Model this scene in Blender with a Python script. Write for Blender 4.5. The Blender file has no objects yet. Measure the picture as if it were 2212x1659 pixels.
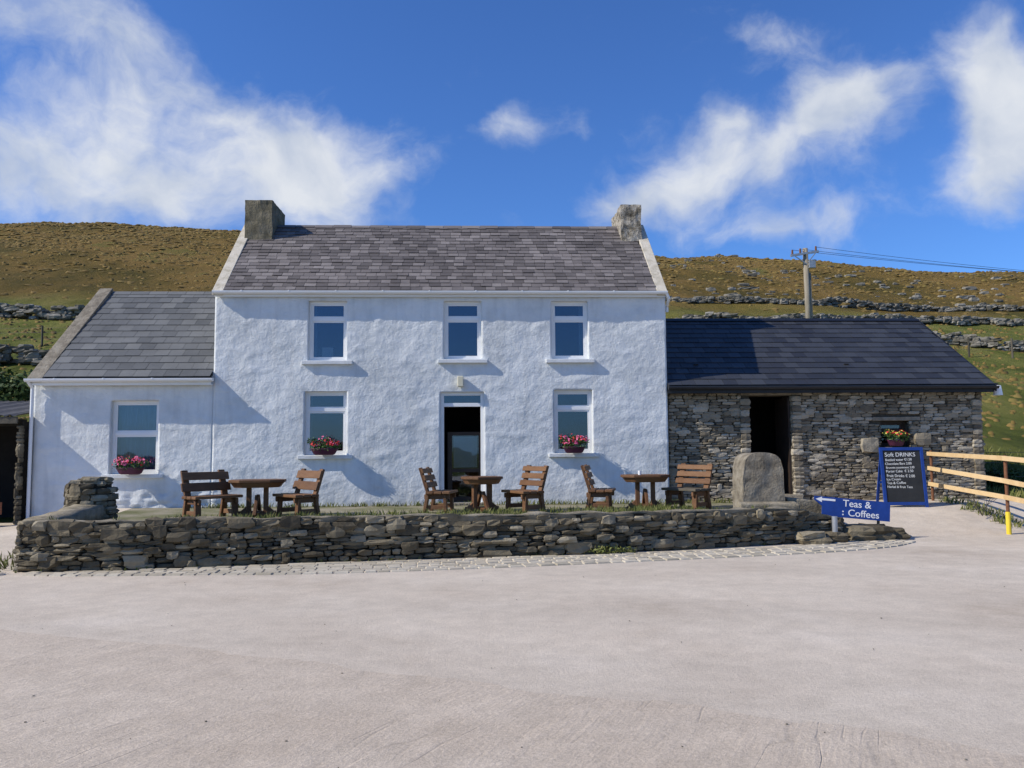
import bpy, bmesh, math, random
from mathutils import Vector, Matrix, noise
R=random.Random(7)
U=R.uniform
sc=bpy.context.scene
sc.view_settings.view_transform='Standard'
sc.view_settings.look='None'
sc.view_settings.exposure=0

# ------------------------------------------------------------------ helpers
def sm(a,b,x):
    t=max(0,min(1,(x-a)/(b-a))); return t*t*(3-2*t)
def lerp(a,b,t): return a+(b-a)*t
def empty(name,loc=(0,0,0)):
    o=bpy.data.objects.new(name,None); o.location=loc
    sc.collection.objects.link(o); return o
class MB:
    def __init__(s): s.v=[]; s.f=[]
    def add(s,vs,fs):
        b=len(s.v); s.v+= [tuple(p) for p in vs]; s.f+=[tuple(i+b for i in f) for f in fs]
    def hexa(s,c):  # 8 corners bottom4,top4
        s.add(c,[(0,1,2,3),(7,6,5,4),(0,4,5,1),(1,5,6,2),(2,6,7,3),(3,7,4,0)])
    def box(s,x0,x1,y0,y1,z0,z1):
        s.hexa([(x0,y0,z0),(x1,y0,z0),(x1,y1,z0),(x0,y1,z0),(x0,y0,z1),(x1,y0,z1),(x1,y1,z1),(x0,y1,z1)])
    def beam(s,a,b,w,h,up=(0,0,1)):
        a=Vector(a);b=Vector(b);d=(b-a).normalized();up=Vector(up)
        if abs(d.dot(up))>.98: up=Vector((0,1,0))
        sd=d.cross(up).normalized()*w/2; uu=sd.cross(d).normalized()*h/2
        s.hexa([a-sd-uu,a+sd-uu,b+sd-uu,b-sd-uu,a-sd+uu,a+sd+uu,b+sd+uu,b-sd+uu])
    def prism_x(s,x0,x1,pts):
        n=len(pts)
        s.add([(x0,y,z) for y,z in pts]+[(x1,y,z) for y,z in pts],
              [tuple(range(n)),tuple(range(2*n-1,n-1,-1))]+[(i,(i+1)%n,n+(i+1)%n,n+i) for i in range(n)])
    def cyl(s,a,b,r0,r1=None,n=12,cap=True):
        r1=r0 if r1 is None else r1
        a=Vector(a);b=Vector(b);d=(b-a).normalized()
        t=Vector((1,0,0)) if abs(d.x)<.9 else Vector((0,1,0))
        p=d.cross(t).normalized();q=d.cross(p)
        vs=[a+(p*math.cos(6.2832*i/n)+q*math.sin(6.2832*i/n))*r0 for i in range(n)]
        vs+=[b+(p*math.cos(6.2832*i/n)+q*math.sin(6.2832*i/n))*r1 for i in range(n)]
        fs=[(i,(i+1)%n,n+(i+1)%n,n+i) for i in range(n)]
        if cap: fs+=[tuple(range(n)),tuple(range(2*n-1,n-1,-1))]
        s.add(vs,fs)
    def stone(s,c,ax,an,w,d,h,j=.16,az=Vector((0,0,1))):
        idx={};vs=[]
        c=Vector(c)
        for i in (-1,0,1):
            for jj in (-1,0,1):
                for k in (-1,0,1):
                    m=abs(i)+abs(jj)+abs(k)
                    if m==0: continue
                    q=(1,1,.93,.80)[m]
                    a=i*q*w/2*(1+U(-j,j)); b=jj*q*d/2*(1+U(-j,j)); e=k*q*h/2*(1+U(-j,j))
                    idx[(i,jj,k)]=len(vs); vs.append(c+ax*a+an*b+az*e)
        fs=[]
        for axis in range(3):
            o=[x for x in range(3) if x!=axis]
            for sg in (-1,1):
                for p in (-1,0):
                    for q in (-1,0):
                        cc=[]
                        for dp,dq in ((0,0),(1,0),(1,1),(0,1)):
                            t=[0,0,0];t[axis]=sg;t[o[0]]=p+dp;t[o[1]]=q+dq
                            cc.append(idx[tuple(t)])
                        fs.append(tuple(cc))
        s.add(vs,fs)
    def build(s,name,mat,parent=None,smooth=False,recalc=True,bevel=0):
        me=bpy.data.meshes.new(name); me.from_pydata(s.v,[],s.f)
        if recalc:
            bm=bmesh.new();bm.from_mesh(me);bmesh.ops.recalc_face_normals(bm,faces=bm.faces);bm.to_mesh(me);bm.free()
        if smooth:
            for p in me.polygons:p.use_smooth=True
        me.materials.append(mat)
        o=bpy.data.objects.new(name,me); sc.collection.objects.link(o)
        if parent: o.parent=parent
        if bevel:
            b=o.modifiers.new('bev','BEVEL'); b.width=bevel; b.segments=2; b.limit_method='ANGLE'
        return o

def mat(name,stops,scale=5,rough=.8,bump=0,bscale=20,detail=6,island=0,spec=.3,metal=0,stretch=None,rot=None,bdist=.02,scale2=None,streak=0):
    m=bpy.data.materials.new(name); m.use_nodes=True
    nt=m.node_tree; N=nt.nodes; L=nt.links; b=N['Principled BSDF']
    b.inputs['Roughness'].default_value=rough
    b.inputs['Specular IOR Level'].default_value=spec
    b.inputs['Metallic'].default_value=metal
    tc=N.new('ShaderNodeTexCoord'); vec=tc.outputs['Object']
    if stretch or rot:
        mp=N.new('ShaderNodeMapping'); L.new(vec,mp.inputs[0])
        if rot: mp.inputs['Rotation'].default_value=rot
        if stretch: 
            mp2=N.new('ShaderNodeMapping'); L.new(mp.outputs[0],mp2.inputs[0]); mp2.inputs['Scale'].default_value=stretch; vec=mp2.outputs[0]
        else: vec=mp.outputs[0]
    n=N.new('ShaderNodeTexNoise'); n.inputs['Scale'].default_value=scale; n.inputs['Detail'].default_value=detail; n.inputs['Roughness'].default_value=.62
    L.new(vec,n.inputs['Vector'])
    fac=n.outputs['Fac']
    if island:
        g=N.new('ShaderNodeNewGeometry')
        mx=N.new('ShaderNodeMix'); mx.inputs[0].default_value=island
        L.new(fac,mx.inputs[2]); L.new(g.outputs['Random Per Island'],mx.inputs[3]); fac=mx.outputs[0]
    cr=N.new('ShaderNodeValToRGB'); e=cr.color_ramp
    lo,hi=(.3,.7) if not island else (.1+.2*(1-island),.9-.2*(1-island))
    k=len(stops)
    while len(e.elements)<k: e.elements.new(.5)
    for i,c in enumerate(stops):
        e.elements[i].position=lo+(hi-lo)*i/max(1,k-1); e.elements[i].color=(*c,1)
    L.new(fac,cr.inputs[0]); col=cr.outputs[0]
    if scale2:
        n3=N.new('ShaderNodeTexNoise'); n3.inputs['Scale'].default_value=scale2[0]; n3.inputs['Detail'].default_value=5; L.new(tc.outputs['Object'],n3.inputs['Vector'])
        r3=N.new('ShaderNodeMapRange'); r3.inputs[1].default_value=.35; r3.inputs[2].default_value=.65; r3.inputs[3].default_value=scale2[1]; r3.inputs[4].default_value=scale2[2]
        L.new(n3.outputs['Fac'],r3.inputs[0])
        mm=N.new('ShaderNodeVectorMath'); mm.operation='SCALE'; L.new(col,mm.inputs[0]); L.new(r3.outputs[0],mm.inputs['Scale']); col=mm.outputs[0]
    if streak:   # vertical rain staining
        ms=N.new('ShaderNodeMapping'); ms.inputs['Scale'].default_value=(5,5,.5); L.new(tc.outputs['Object'],ms.inputs[0])
        n4=N.new('ShaderNodeTexNoise'); n4.inputs['Scale'].default_value=1.2; n4.inputs['Detail'].default_value=6; L.new(ms.outputs[0],n4.inputs['Vector'])
        r4=N.new('ShaderNodeMapRange'); r4.inputs[1].default_value=.32; r4.inputs[2].default_value=.5; r4.inputs[3].default_value=1-streak; r4.inputs[4].default_value=1
        L.new(n4.outputs['Fac'],r4.inputs[0])
        mm=N.new('ShaderNodeVectorMath'); mm.operation='SCALE'; L.new(col,mm.inputs[0]); L.new(r4.outputs[0],mm.inputs['Scale']); col=mm.outputs[0]
    L.new(col,b.inputs['Base Color'])
    if bump:
        n2=N.new('ShaderNodeTexNoise'); n2.inputs['Scale'].default_value=bscale; n2.inputs['Detail'].default_value=8; n2.inputs['Roughness'].default_value=.65
        L.new(vec,n2.inputs['Vector'])
        bp=N.new('ShaderNodeBump'); bp.inputs['Strength'].default_value=bump; bp.inputs['Distance'].default_value=bdist
        L.new(n2.outputs['Fac'],bp.inputs['Height']); L.new(bp.outputs[0],b.inputs['Normal'])
    return m

M={}
M['plaster']=mat('white_plaster',[(.60,.63,.63),(.69,.715,.71),(.73,.75,.74)],1.6,.8,.7,10,bdist=.03,scale2=(.8,.93,1.04),streak=.10)
M['white']=mat('white_upvc',[(.78,.79,.78),(.83,.83,.82)],3,.35,spec=.5)
M['sill']=mat('painted_sill',[(.62,.64,.63),(.74,.75,.74)],6,.7,.3,30)
M['cement']=mat('cement',[(.13,.11,.08),(.23,.20,.15),(.33,.295,.23)],5,.9,.9,18,bdist=.03)
M['cement_dark']=mat('weathered_cement',[(.09,.08,.05),(.17,.15,.10),(.24,.21,.15)],4,.95,.8,18,bdist=.03)
M['chimney']=mat('crumbling_render',[(.07,.06,.045),(.20,.175,.13),(.42,.38,.31),(.50,.46,.38)],7,.95,1,12,bdist=.06)
M['coping']=mat('pale_coping',[(.38,.34,.25),(.55,.50,.40),(.63,.58,.48)],5,.9,.5,25)
M['slate']=mat('old_slate',[(.10,.088,.082),(.14,.124,.116),(.17,.15,.14),(.235,.21,.195)],9,.65,.35,60,island=.7,scale2=(.9,.85,1.1))
M['slate2']=mat('grey_slate',[(.095,.098,.096),(.13,.133,.13),(.16,.162,.155)],6,.6,.3,50,island=.6,scale2=(.8,.85,1.12))
M['slate3']=mat('new_slate',[(.026,.028,.034),(.038,.041,.048),(.052,.056,.064)],6,.5,.25,50,island=.65)
M['stone']=mat('building_stone',[(.10,.083,.06),(.21,.178,.125),(.30,.262,.195),(.44,.395,.31)],7,.92,.8,22,island=.6)
M['stone_w']=mat('drystone',[(.060,.05,.033),(.13,.107,.068),(.20,.168,.11),(.32,.28,.20)],6,.95,1,18,island=.5,scale2=(2.2,.75,1.15))
M['rock']=mat('field_rock',[(.10,.092,.07),(.18,.165,.13),(.30,.28,.235)],3,.95,.8,8,island=.5)
M['mortar']=mat('mortar',[(.045,.038,.028),(.10,.085,.06)],9,.95,.6,30)
M['mortar_w']=mat('wall_core',[(.015,.013,.009),(.04,.034,.022)],9,.95,.6,30)
M['walltop']=mat('wall_cap_cement',[(.13,.11,.07),(.25,.215,.15),(.34,.30,.225)],3.5,.95,1,14,bdist=.04)
M['wood']=mat('varnished_wood',[(.085,.038,.016),(.155,.075,.032),(.23,.12,.055)],3,.55,.5,22,stretch=(1,1,5),island=.35)
M['wood_d']=mat('weathered_wood',[(.05,.045,.03),(.085,.075,.055),(.13,.11,.08)],3,.7,.5,22,island=.4)
M['rail']=mat('rail_timber',[(.50,.33,.15),(.64,.46,.24),(.72,.54,.30)],4,.65,.3,30,island=.3)
M['pole']=mat('pole_timber',[(.20,.17,.12),(.34,.30,.23)],3,.9,.4,10,stretch=(3,3,.4))
M['metal']=mat('galvanised',[(.35,.36,.37),(.5,.51,.52)],8,.45,metal=.6)
M['yellow']=mat('yellow_paint',[(.70,.50,.03),(.8,.6,.05)],6,.5)
M['rust']=mat('rust',[(.12,.05,.025),(.22,.10,.05)],20,.85)
M['black']=mat('black_plastic',[(.012,.013,.016),(.02,.021,.024)],5,.4)
M['dark']=mat('interior_painted_shade',[(.012,.011,.010),(.022,.020,.018)],3,.9)  # near-black base colour stands in for the shade of unlit rooms
M['darkdoor']=mat('dark_door',[(.025,.018,.014),(.045,.03,.022)],5,.5)
M['blue']=mat('blue_paint',[(.01,.04,.20),(.015,.055,.27)],6,.45,.15,30)
M['board']=mat('chalkboard',[(.018,.020,.022),(.035,.038,.040)],3,.8)
M['chalk']=mat('chalk',[(.62,.64,.62),(.75,.76,.74)],40,.9)
M['signwhite']=mat('sign_white',[(.75,.76,.76),(.8,.8,.8)],20,.6)
M['curtain']=mat('curtain',[(.55,.62,.70),(.68,.74,.80)],3,.9)
M['curtain_b']=mat('blue_curtain',[(.42,.60,.78),(.52,.68,.84)],3,.9)
M['leaf']=mat('leaf',[(.035,.075,.015),(.06,.12,.025),(.10,.17,.04)],20,.6,island=.6)
M['pink']=mat('pink_petals',[(.62,.05,.16),(.75,.12,.28),(.80,.30,.42)],20,.6,island=.7)
M['red']=mat('red_petals',[(.50,.015,.02),(.68,.04,.05)],20,.6,island=.6)
M['yel']=mat('yellow_petals',[(.72,.5,.03),(.8,.66,.2)],20,.6,island=.6)
M['pot']=mat('purple_pot',[(.07,.015,.04),(.10,.025,.055)],8,.5)
M['shed_roof']=mat('corrugated',[(.09,.085,.08),(.16,.15,.14)],3,.6,metal=.2)
M['grass']=mat('grass_blades',[(.07,.09,.018),(.12,.14,.03),(.19,.18,.06)],6,.7,island=.6)
M['bush']=mat('bush_leaves',[(.025,.05,.012),(.05,.09,.02),(.10,.13,.03)],6,.7,island=.6)
M['heather']=mat('heather',[(.09,.065,.018),(.145,.10,.027),(.195,.13,.038),(.155,.135,.035)],.09,.95,island=.35)
M['sett']=mat('pale_setts',[(.36,.32,.24),(.46,.41,.32),(.55,.50,.40)],6,.9,.5,30,island=.5)
M['wire']=mat('wire',[(.03,.03,.035),(.04,.04,.045)],3,.6)
M['cream']=mat('cream_plastic',[(.62,.58,.42),(.68,.64,.5)],8,.5)
M['terra']=mat('terracotta',[(.28,.10,.05),(.36,.15,.08)],8,.8)

# glass
g=bpy.data.materials.new('window_glass'); g.use_nodes=True; nt=g.node_tree; N=nt.nodes;L=nt.links
N.remove(N['Principled BSDF']); out=N['Material Output']
tr=N.new('ShaderNodeBsdfTransparent'); tr.inputs[0].default_value=(.66,.72,.76,1)
gl=N.new('ShaderNodeBsdfGlossy'); gl.inputs['Roughness'].default_value=.02; gl.inputs[0].default_value=(.60,.66,.76,1)
fr=N.new('ShaderNodeFresnel'); fr.inputs[0].default_value=1.5
ad=N.new('ShaderNodeMath'); ad.operation='ADD'; ad.inputs[1].default_value=.10; L.new(fr.outputs[0],ad.inputs[0])
mx=N.new('ShaderNodeMixShader'); L.new(ad.outputs[0],mx.inputs[0]); L.new(tr.outputs[0],mx.inputs[1]); L.new(gl.outputs[0],mx.inputs[2]); L.new(mx.outputs[0],out.inputs[0])
nn=N.new('ShaderNodeTexNoise'); nn.inputs['Scale'].default_value=1.3
bp=N.new('ShaderNodeBump'); bp.inputs['Strength'].default_value=.08; bp.inputs['Distance'].default_value=.03
tcg=N.new('ShaderNodeTexCoord'); L.new(tcg.outputs['Object'],nn.inputs[0]); L.new(nn.outputs[0],bp.inputs['Height']); L.new(bp.outputs[0],gl.inputs['Normal'])
M['glass']=g

# ------------------------------------------------------------------ terrain
HC=[(-400,40),(-200,45),(-91,45.3),(-65,44.9),(-44,44.8),(0,42.5),(35,38.9),(67,36.9),(111,34.6),(200,29),(400,20)]
def crest(x):
    for (a,ha),(b,hb) in zip(HC,HC[1:]):
        if x<=b: return lerp(ha,hb,max(0,(x-a)/(b-a)))
    return HC[-1][1]
def G(x,y):
    g=.42*sm(13.9,17.6,y)*sm(-9.5,-7.5,x)+.12*sm(13,18,y)*(1-sm(-9.5,-7.5,x))
    return g
def H(x,y):
    b=G(x,y)
    y0=23.6 if -11<x<12 else lerp(23.6,20.5,min(1,max(-11-x,x-12,0)/3))
    if y<=y0: return b
    t=(y-y0)/(160-y0)
    if t<=1: h=crest(x)*(t-.035*math.sin(t*6.283)*.5)
    else:
        h=crest(x)*(1-.12*min(1,(t-1)*3)**2-.25*(t-1))
    k=sm(0,12,y-y0)
    n=noise.noise((x*.03,y*.03,1))*1.4*sm(10,60,y-y0)+noise.noise((x*.12,y*.12,3))*.4*k+noise.noise((x*.5,y*.5,5))*.12*k
    n+=.4*noise.noise((x*.22,y*.1,9))*sm(60,110,y-y0)
    return b+h+n
def axis(lo,hi,c0,c1,fine,grow):
    a=[];x=c0
    while x<=c1: a.append(x); x+=fine
    s=fine;x=a[-1]
    while x<hi: s=min(s*grow,12); x+=s; a.append(x)
    s=fine;x=c0
    while x>lo: s=min(s*grow,12); x-=s; a.insert(0,x)
    return a
xs=axis(-420,420,-34,40,.55,1.025); ys=axis(-400,420,13,62,.55,1.03)
mb=MB(); nx=len(xs)
for y in ys:
    for x in xs:
        z=H(x,y)
        if -31<x<31 and -16<y<18.0: z-=.08
        mb.v.append((x,y,z))
for j in range(len(ys)-1):
    for i in range(nx-1):
        a=j*nx+i; mb.f.append((a,a+1,a+nx+1,a+nx))
m=bpy.data.materials.new('hillside_vegetation'); m.use_nodes=True; nt=m.node_tree;N=nt.nodes;L=nt.links;b=N['Principled BSDF']; b.inputs['Roughness'].default_value=.95; b.inputs['Specular IOR Level'].default_value=.1
geo=N.new('ShaderNodeNewGeometry')
def noi(s,d=8,r=.65,vec=None):
    n=N.new('ShaderNodeTexNoise'); n.inputs['Scale'].default_value=s;n.inputs['Detail'].default_value=d;n.inputs['Roughness'].default_value=r
    L.new(vec or geo.outputs['Position'],n.inputs['Vector']); return n.outputs['Fac']
def ramp(f,st):
    c=N.new('ShaderNodeValToRGB'); e=c.color_ramp
    while len(e.elements)<len(st): e.elements.new(.5)
    for i,(p,cc) in enumerate(st): e.elements[i].position=p; e.elements[i].color=(*cc,1)
    L.new(f,c.inputs[0]); return c.outputs[0]
def mth(op,a,b_=None,cl=False):
    n=N.new('ShaderNodeMath'); n.operation=op; n.use_clamp=cl
    for i,v in enumerate((a,b_)):
        if v is None: continue
        if isinstance(v,(int,float)): n.inputs[i].default_value=v
        else: L.new(v,n.inputs[i])
    return n.outputs[0]
mpv=N.new('ShaderNodeMapping'); mpv.inputs['Scale'].default_value=(1,.45,.6); L.new(geo.outputs['Position'],mpv.inputs[0])
brown=ramp(noi(.06,11,.74,mpv.outputs[0]),[(.33,(.055,.05,.014)),(.42,(.11,.085,.022)),(.50,(.175,.118,.032)),(.57,(.235,.15,.045)),(.62,(.17,.145,.038)),(.70,(.17,.175,.045))])
green=ramp(noi(.30,9,.72,mpv.outputs[0]),[(.32,(.06,.08,.018)),(.45,(.135,.155,.032)),(.56,(.21,.21,.055)),(.70,(.30,.25,.09))])
sep=N.new('ShaderNodeSeparateXYZ'); L.new(geo.outputs['Position'],sep.inputs[0])
f=mth('ADD',sep.outputs['Y'],mth('MULTIPLY',mth('SUBTRACT',noi(.07,4),.5),26))
mr=N.new('ShaderNodeMapRange'); mr.inputs[1].default_value=56; mr.inputs[2].default_value=70; L.new(f,mr.inputs[0])
mxx=N.new('ShaderNodeMix'); mxx.data_type='RGBA'; L.new(mr.outputs[0],mxx.inputs[0]); L.new(green,mxx.inputs[6]); L.new(brown,mxx.inputs[7])
L.new(mxx.outputs[2],b.inputs['Base Color'])
bp=N.new('ShaderNodeBump'); bp.inputs['Strength'].default_value=1; bp.inputs['Distance'].default_value=.6; L.new(noi(.9,10,.78),bp.inputs['Height']); L.new(bp.outputs[0],b.inputs['Normal'])
mb.build('ground',m,smooth=True,recalc=False)

mb=MB()
def clump(x,y,r,h):
    z=H(x,y)-.08
    n=5;a0=U(0,6)
    vs=[(x+math.cos(a0+i*1.2566)*r*U(.7,1.2),y+math.sin(a0+i*1.2566)*r*U(.7,1.2),z) for i in range(n)]
    vs+=[(x+math.cos(a0+.5+i*1.2566)*r*.6*U(.5,1.2),y+math.sin(a0+.5+i*1.2566)*r*.6*U(.5,1.2),z+h*U(.6,1.1)) for i in range(n)]
    vs.append((x,y,z+h))
    fs=[(i,(i+1)%n,n+i) for i in range(n)]+[((i+1)%n,n+(i+1)%n,n+i) for i in range(n)]+[(n+i,n+(i+1)%n,2*n) for i in range(n)]
    mb.add(vs,fs)
for i in range(7000):
    y=64+96*U(0,1)**.7; side=R.random()<.5
    x=y*(U(-.62,-.20) if side else U(.12,.76))
    clump(x,y,U(.15,.5)*(.5+y/160),U(.10,.24)*(.5+y/200))
for i in range(2200):
    y=U(26,60); side=R.random()<.4
    x=y*(U(-.62,-.36) if side else U(.3,.76))
    clump(x,y,U(.1,.25),U(.1,.2))
mb.build('heather',M['heather'],smooth=True)
mb=MB()
for i in range(420):
    y=U(75,156); x=y*U(.2,.75)
    if noise.noise((x*.05,y*.08,4))<.02 and R.random()<.8: continue
    s=U(.2,.8); mb.stone((x,y,H(x,y)+s*.08),Vector((1,0,0)),Vector((0,1,0)),s*U(1,2),s,s*U(.4,.8))
mb.build('hillside_rocks',M['rock'])

def hill_wall(name,pts,h,w,size,n_per):
    mb=MB()
    for (x0,y0),(x1,y1) in zip(pts,pts[1:]):
        Ld=math.hypot(x1-x0,y1-y0); k=int(Ld*n_per)
        ax=Vector((x1-x0,y1-y0,0)).normalized(); an=Vector((-ax.y,ax.x,0))
        for i in range(k):
            t=U(0,1); x=lerp(x0,x1,t);y=lerp(y0,y1,t)+.6*noise.noise((x0+t*6,y0,3))
            hh=h*(.7+.8*noise.noise((x*.2,y*.2,7)))
            q=U(0,1); o=U(-.5,.5)*w*(1-q*.6)
            s=size*U(.6,1.4)
            mb.stone((x+an.x*o,y+an.y*o,H(x,y)+q*hh),ax,an,s*U(1,1.7),s,s*U(.4,.75),.25)
    mb.build(name,M['rock'])
hill_wall('dry_stone_wall',[(12,57),(24,56),(36,58),(50,57)],.85,1.0,.34,24)
hill_wall('dry_stone_wall',[(12,70),(26,69),(40,71),(60,70)],.8,.8,.34,18)
hill_wall('dry_stone_wall',[(23,50),(30,46),(38,45)],.7,.8,.32,22)
hill_wall('dry_stone_wall',[(-38,55),(-28,55),(-14,56)],1.2,1.0,.36,26)
hill_wall('dry_stone_wall',[(-30,40.5),(-24,40),(-16,41)],.9,.9,.32,24)

def yard(name,x0,x1,y0,y1,st,off,material):
    mb=MB()
    nx=int((x1-x0)/st)+1; ny=int((y1-y0)/st)+1
    for j in range(ny):
        for i in range(nx):
            x=x0+(x1-x0)*i/(nx-1);y=y0+(y1-y0)*j/(ny-1)
            mb.v.append((x,y,G(x,y)+off))
    for j in range(ny-1):
        for i in range(nx-1):
            a=j*nx+i;mb.f.append((a,a+1,a+nx+1,a+nx))
    return mb.build(name,material,smooth=True,recalc=False)

def concrete_mat(name,groove):
    global N,L
    m=bpy.data.materials.new(name); m.use_nodes=True; nt=m.node_tree;N=nt.nodes;L=nt.links;b=N['Principled BSDF']; b.inputs['Roughness'].default_value=.93; b.inputs['Specular IOR Level'].default_value=.2
    tc=N.new('ShaderNodeTexCoord'); P=tc.outputs['Object']
    big=noi(.45,8,.62,P); mid=noi(4,8,.7,P); gr=noi(110,3,.75,P); peb=noi(38,4,.7,P)
    if groove: col=ramp(big,[(.3,(.49,.405,.31)),(.5,(.55,.465,.365)),(.7,(.60,.515,.41))])
    else: col=ramp(big,[(.3,(.50,.42,.325)),(.42,(.57,.49,.39)),(.55,(.61,.53,.425)),(.7,(.66,.58,.475))])
    def mul(c,fac,a,b_,lo=.35,hi=.65):
        d=N.new('ShaderNodeMapRange'); d.inputs[1].default_value=lo; d.inputs[2].default_value=hi; d.inputs[3].default_value=a; d.inputs[4].default_value=b_; L.new(fac,d.inputs[0])
        v=N.new('ShaderNodeVectorMath'); v.operation='SCALE'; L.new(c,v.inputs[0]); L.new(d.outputs[0],v.inputs['Scale']); return v.outputs[0]
    col=mul(col,mid,.90,1.06); col=mul(col,gr,.80,1.14); col=mul(col,peb,.88,1.08)
    wn=N.new('ShaderNodeTexNoise'); wn.inputs['Scale'].default_value=.5; wn.inputs['Detail'].default_value=3; L.new(P,wn.inputs['Vector'])
    wsc=N.new('ShaderNodeVectorMath'); wsc.operation='SCALE'; wsc.inputs['Scale'].default_value=.35; L.new(wn.outputs['Color'],wsc.inputs[0])
    wad=N.new('ShaderNodeVectorMath'); wad.operation='ADD'; L.new(P,wad.inputs[0]); L.new(wsc.outputs[0],wad.inputs[1])
    mp=N.new('ShaderNodeMapping'); mp.inputs['Rotation'].default_value=(0,0,math.radians(29 if groove else -70)); L.new(wad.outputs[0],mp.inputs[0])
    mp2=N.new('ShaderNodeMapping'); mp2.inputs['Scale'].default_value=(1,.07 if groove else .15,1); L.new(mp.outputs[0],mp2.inputs[0])
    if groove:
        gF=noi(34,3,.6,mp2.outputs[0]); gM=noi(10,3,.6,mp2.outputs[0])
        deep=mth('ABSOLUTE',mth('SUBTRACT',noi(3.0,2,.5,mp2.outputs[0]),.5))
        mrp=N.new('ShaderNodeMapRange'); mrp.inputs[1].default_value=.46; mrp.inputs[2].default_value=.62; L.new(noi(.8,5,.65,P),mrp.inputs[0])
        dl=N.new('ShaderNodeMapRange'); dl.inputs[1].default_value=0; dl.inputs[2].default_value=.010; dl.inputs[3].default_value=0; dl.inputs[4].default_value=1; L.new(deep,dl.inputs[0])
        dline=mth('ADD',mth('MULTIPLY',mth('SUBTRACT',dl.outputs[0],1),mrp.outputs[0]),1)
        fade=N.new('ShaderNodeMapRange'); fade.inputs[1].default_value=.34; fade.inputs[2].default_value=.60; L.new(noi(.6,4,.6,P),fade.inputs[0])
        col=mul(col,dline,.80,1.0,0,1)
        col=mul(col,gF,.975,1.015); col=mul(col,gM,.965,1.02)
        gg=mth('MULTIPLY',mth('ADD',mth('MULTIPLY',gF,.35),mth('MULTIPLY',gM,.75)),mth('ADD',mth('MULTIPLY',fade.outputs[0],.8),.2))
        h=mth('ADD',gg,mth('ADD',mth('MULTIPLY',dline,.3),mth('ADD',mth('MULTIPLY',gr,.3),mth('ADD',mth('MULTIPLY',peb,.4),mth('MULTIPLY',mid,.4)))))
        dist=.016
    else:
        gA=noi(1.2,6,.6,mp2.outputs[0]); col=mul(col,gA,.93,1.05)
        h=mth('ADD',mth('MULTIPLY',gr,.35),mth('ADD',mth('MULTIPLY',mid,.7),mth('MULTIPLY',peb,.35))); dist=.014
    L.new(col,b.inputs['Base Color'])
    bp=N.new('ShaderNodeBump'); bp.inputs['Strength'].default_value=.85; bp.inputs['Distance'].default_value=dist; L.new(h,bp.inputs['Height']); L.new(bp.outputs[0],b.inputs['Normal'])
    return m
yard('concrete_yard',-30,30,-15,18.1,.5,0,concrete_mat('yard_concrete',False))
edge0=[(-14,12.0),(-8,9.3),(-4.31,7.84),(-2.7,7.15),(-1.29,6.47),(.25,5.74),(1.34,5.16),(1.95,4.75),(2.8,4.25),(3.6,3.4),(4.4,2.2)]
edge=[]
for (a,b_),(c,d) in zip(edge0,edge0[1:]):
    for k in range(20):
        t=k/20; x=lerp(a,c,t);y=lerp(b_,d,t); edge.append((x+.05*noise.noise((x*2,y*2,1)),y+.22*noise.noise((x*1.0,y*1.2,4))+.06*noise.noise((x*9,y*9,4))))
edge+=[(5,-6),(-14,-6)]
mb=MB(); mb.add([(x,y,.005) for x,y in edge]+[(x,y,-.02) for x,y in edge],[tuple(range(len(edge)))[::-1]]+[(i,(i+1)%len(edge),len(edge)+(i+1)%len(edge),len(edge)+i) for i in range(len(edge))])
mb.build('brushed_concrete',concrete_mat('brushed_concrete',True))

mb=MB()
for i in range(70):
    y=4.2+8*U(0,1)**1.2; x=y*U(-.55,.68); s=U(.004,.010)
    mb.stone((x,y,.006+s*.3),Vector((1,0,0)),Vector((0,1,0)),s*U(1,1.8),s,s*.8)
mb.build('loose_grit',M['rock'])

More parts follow.
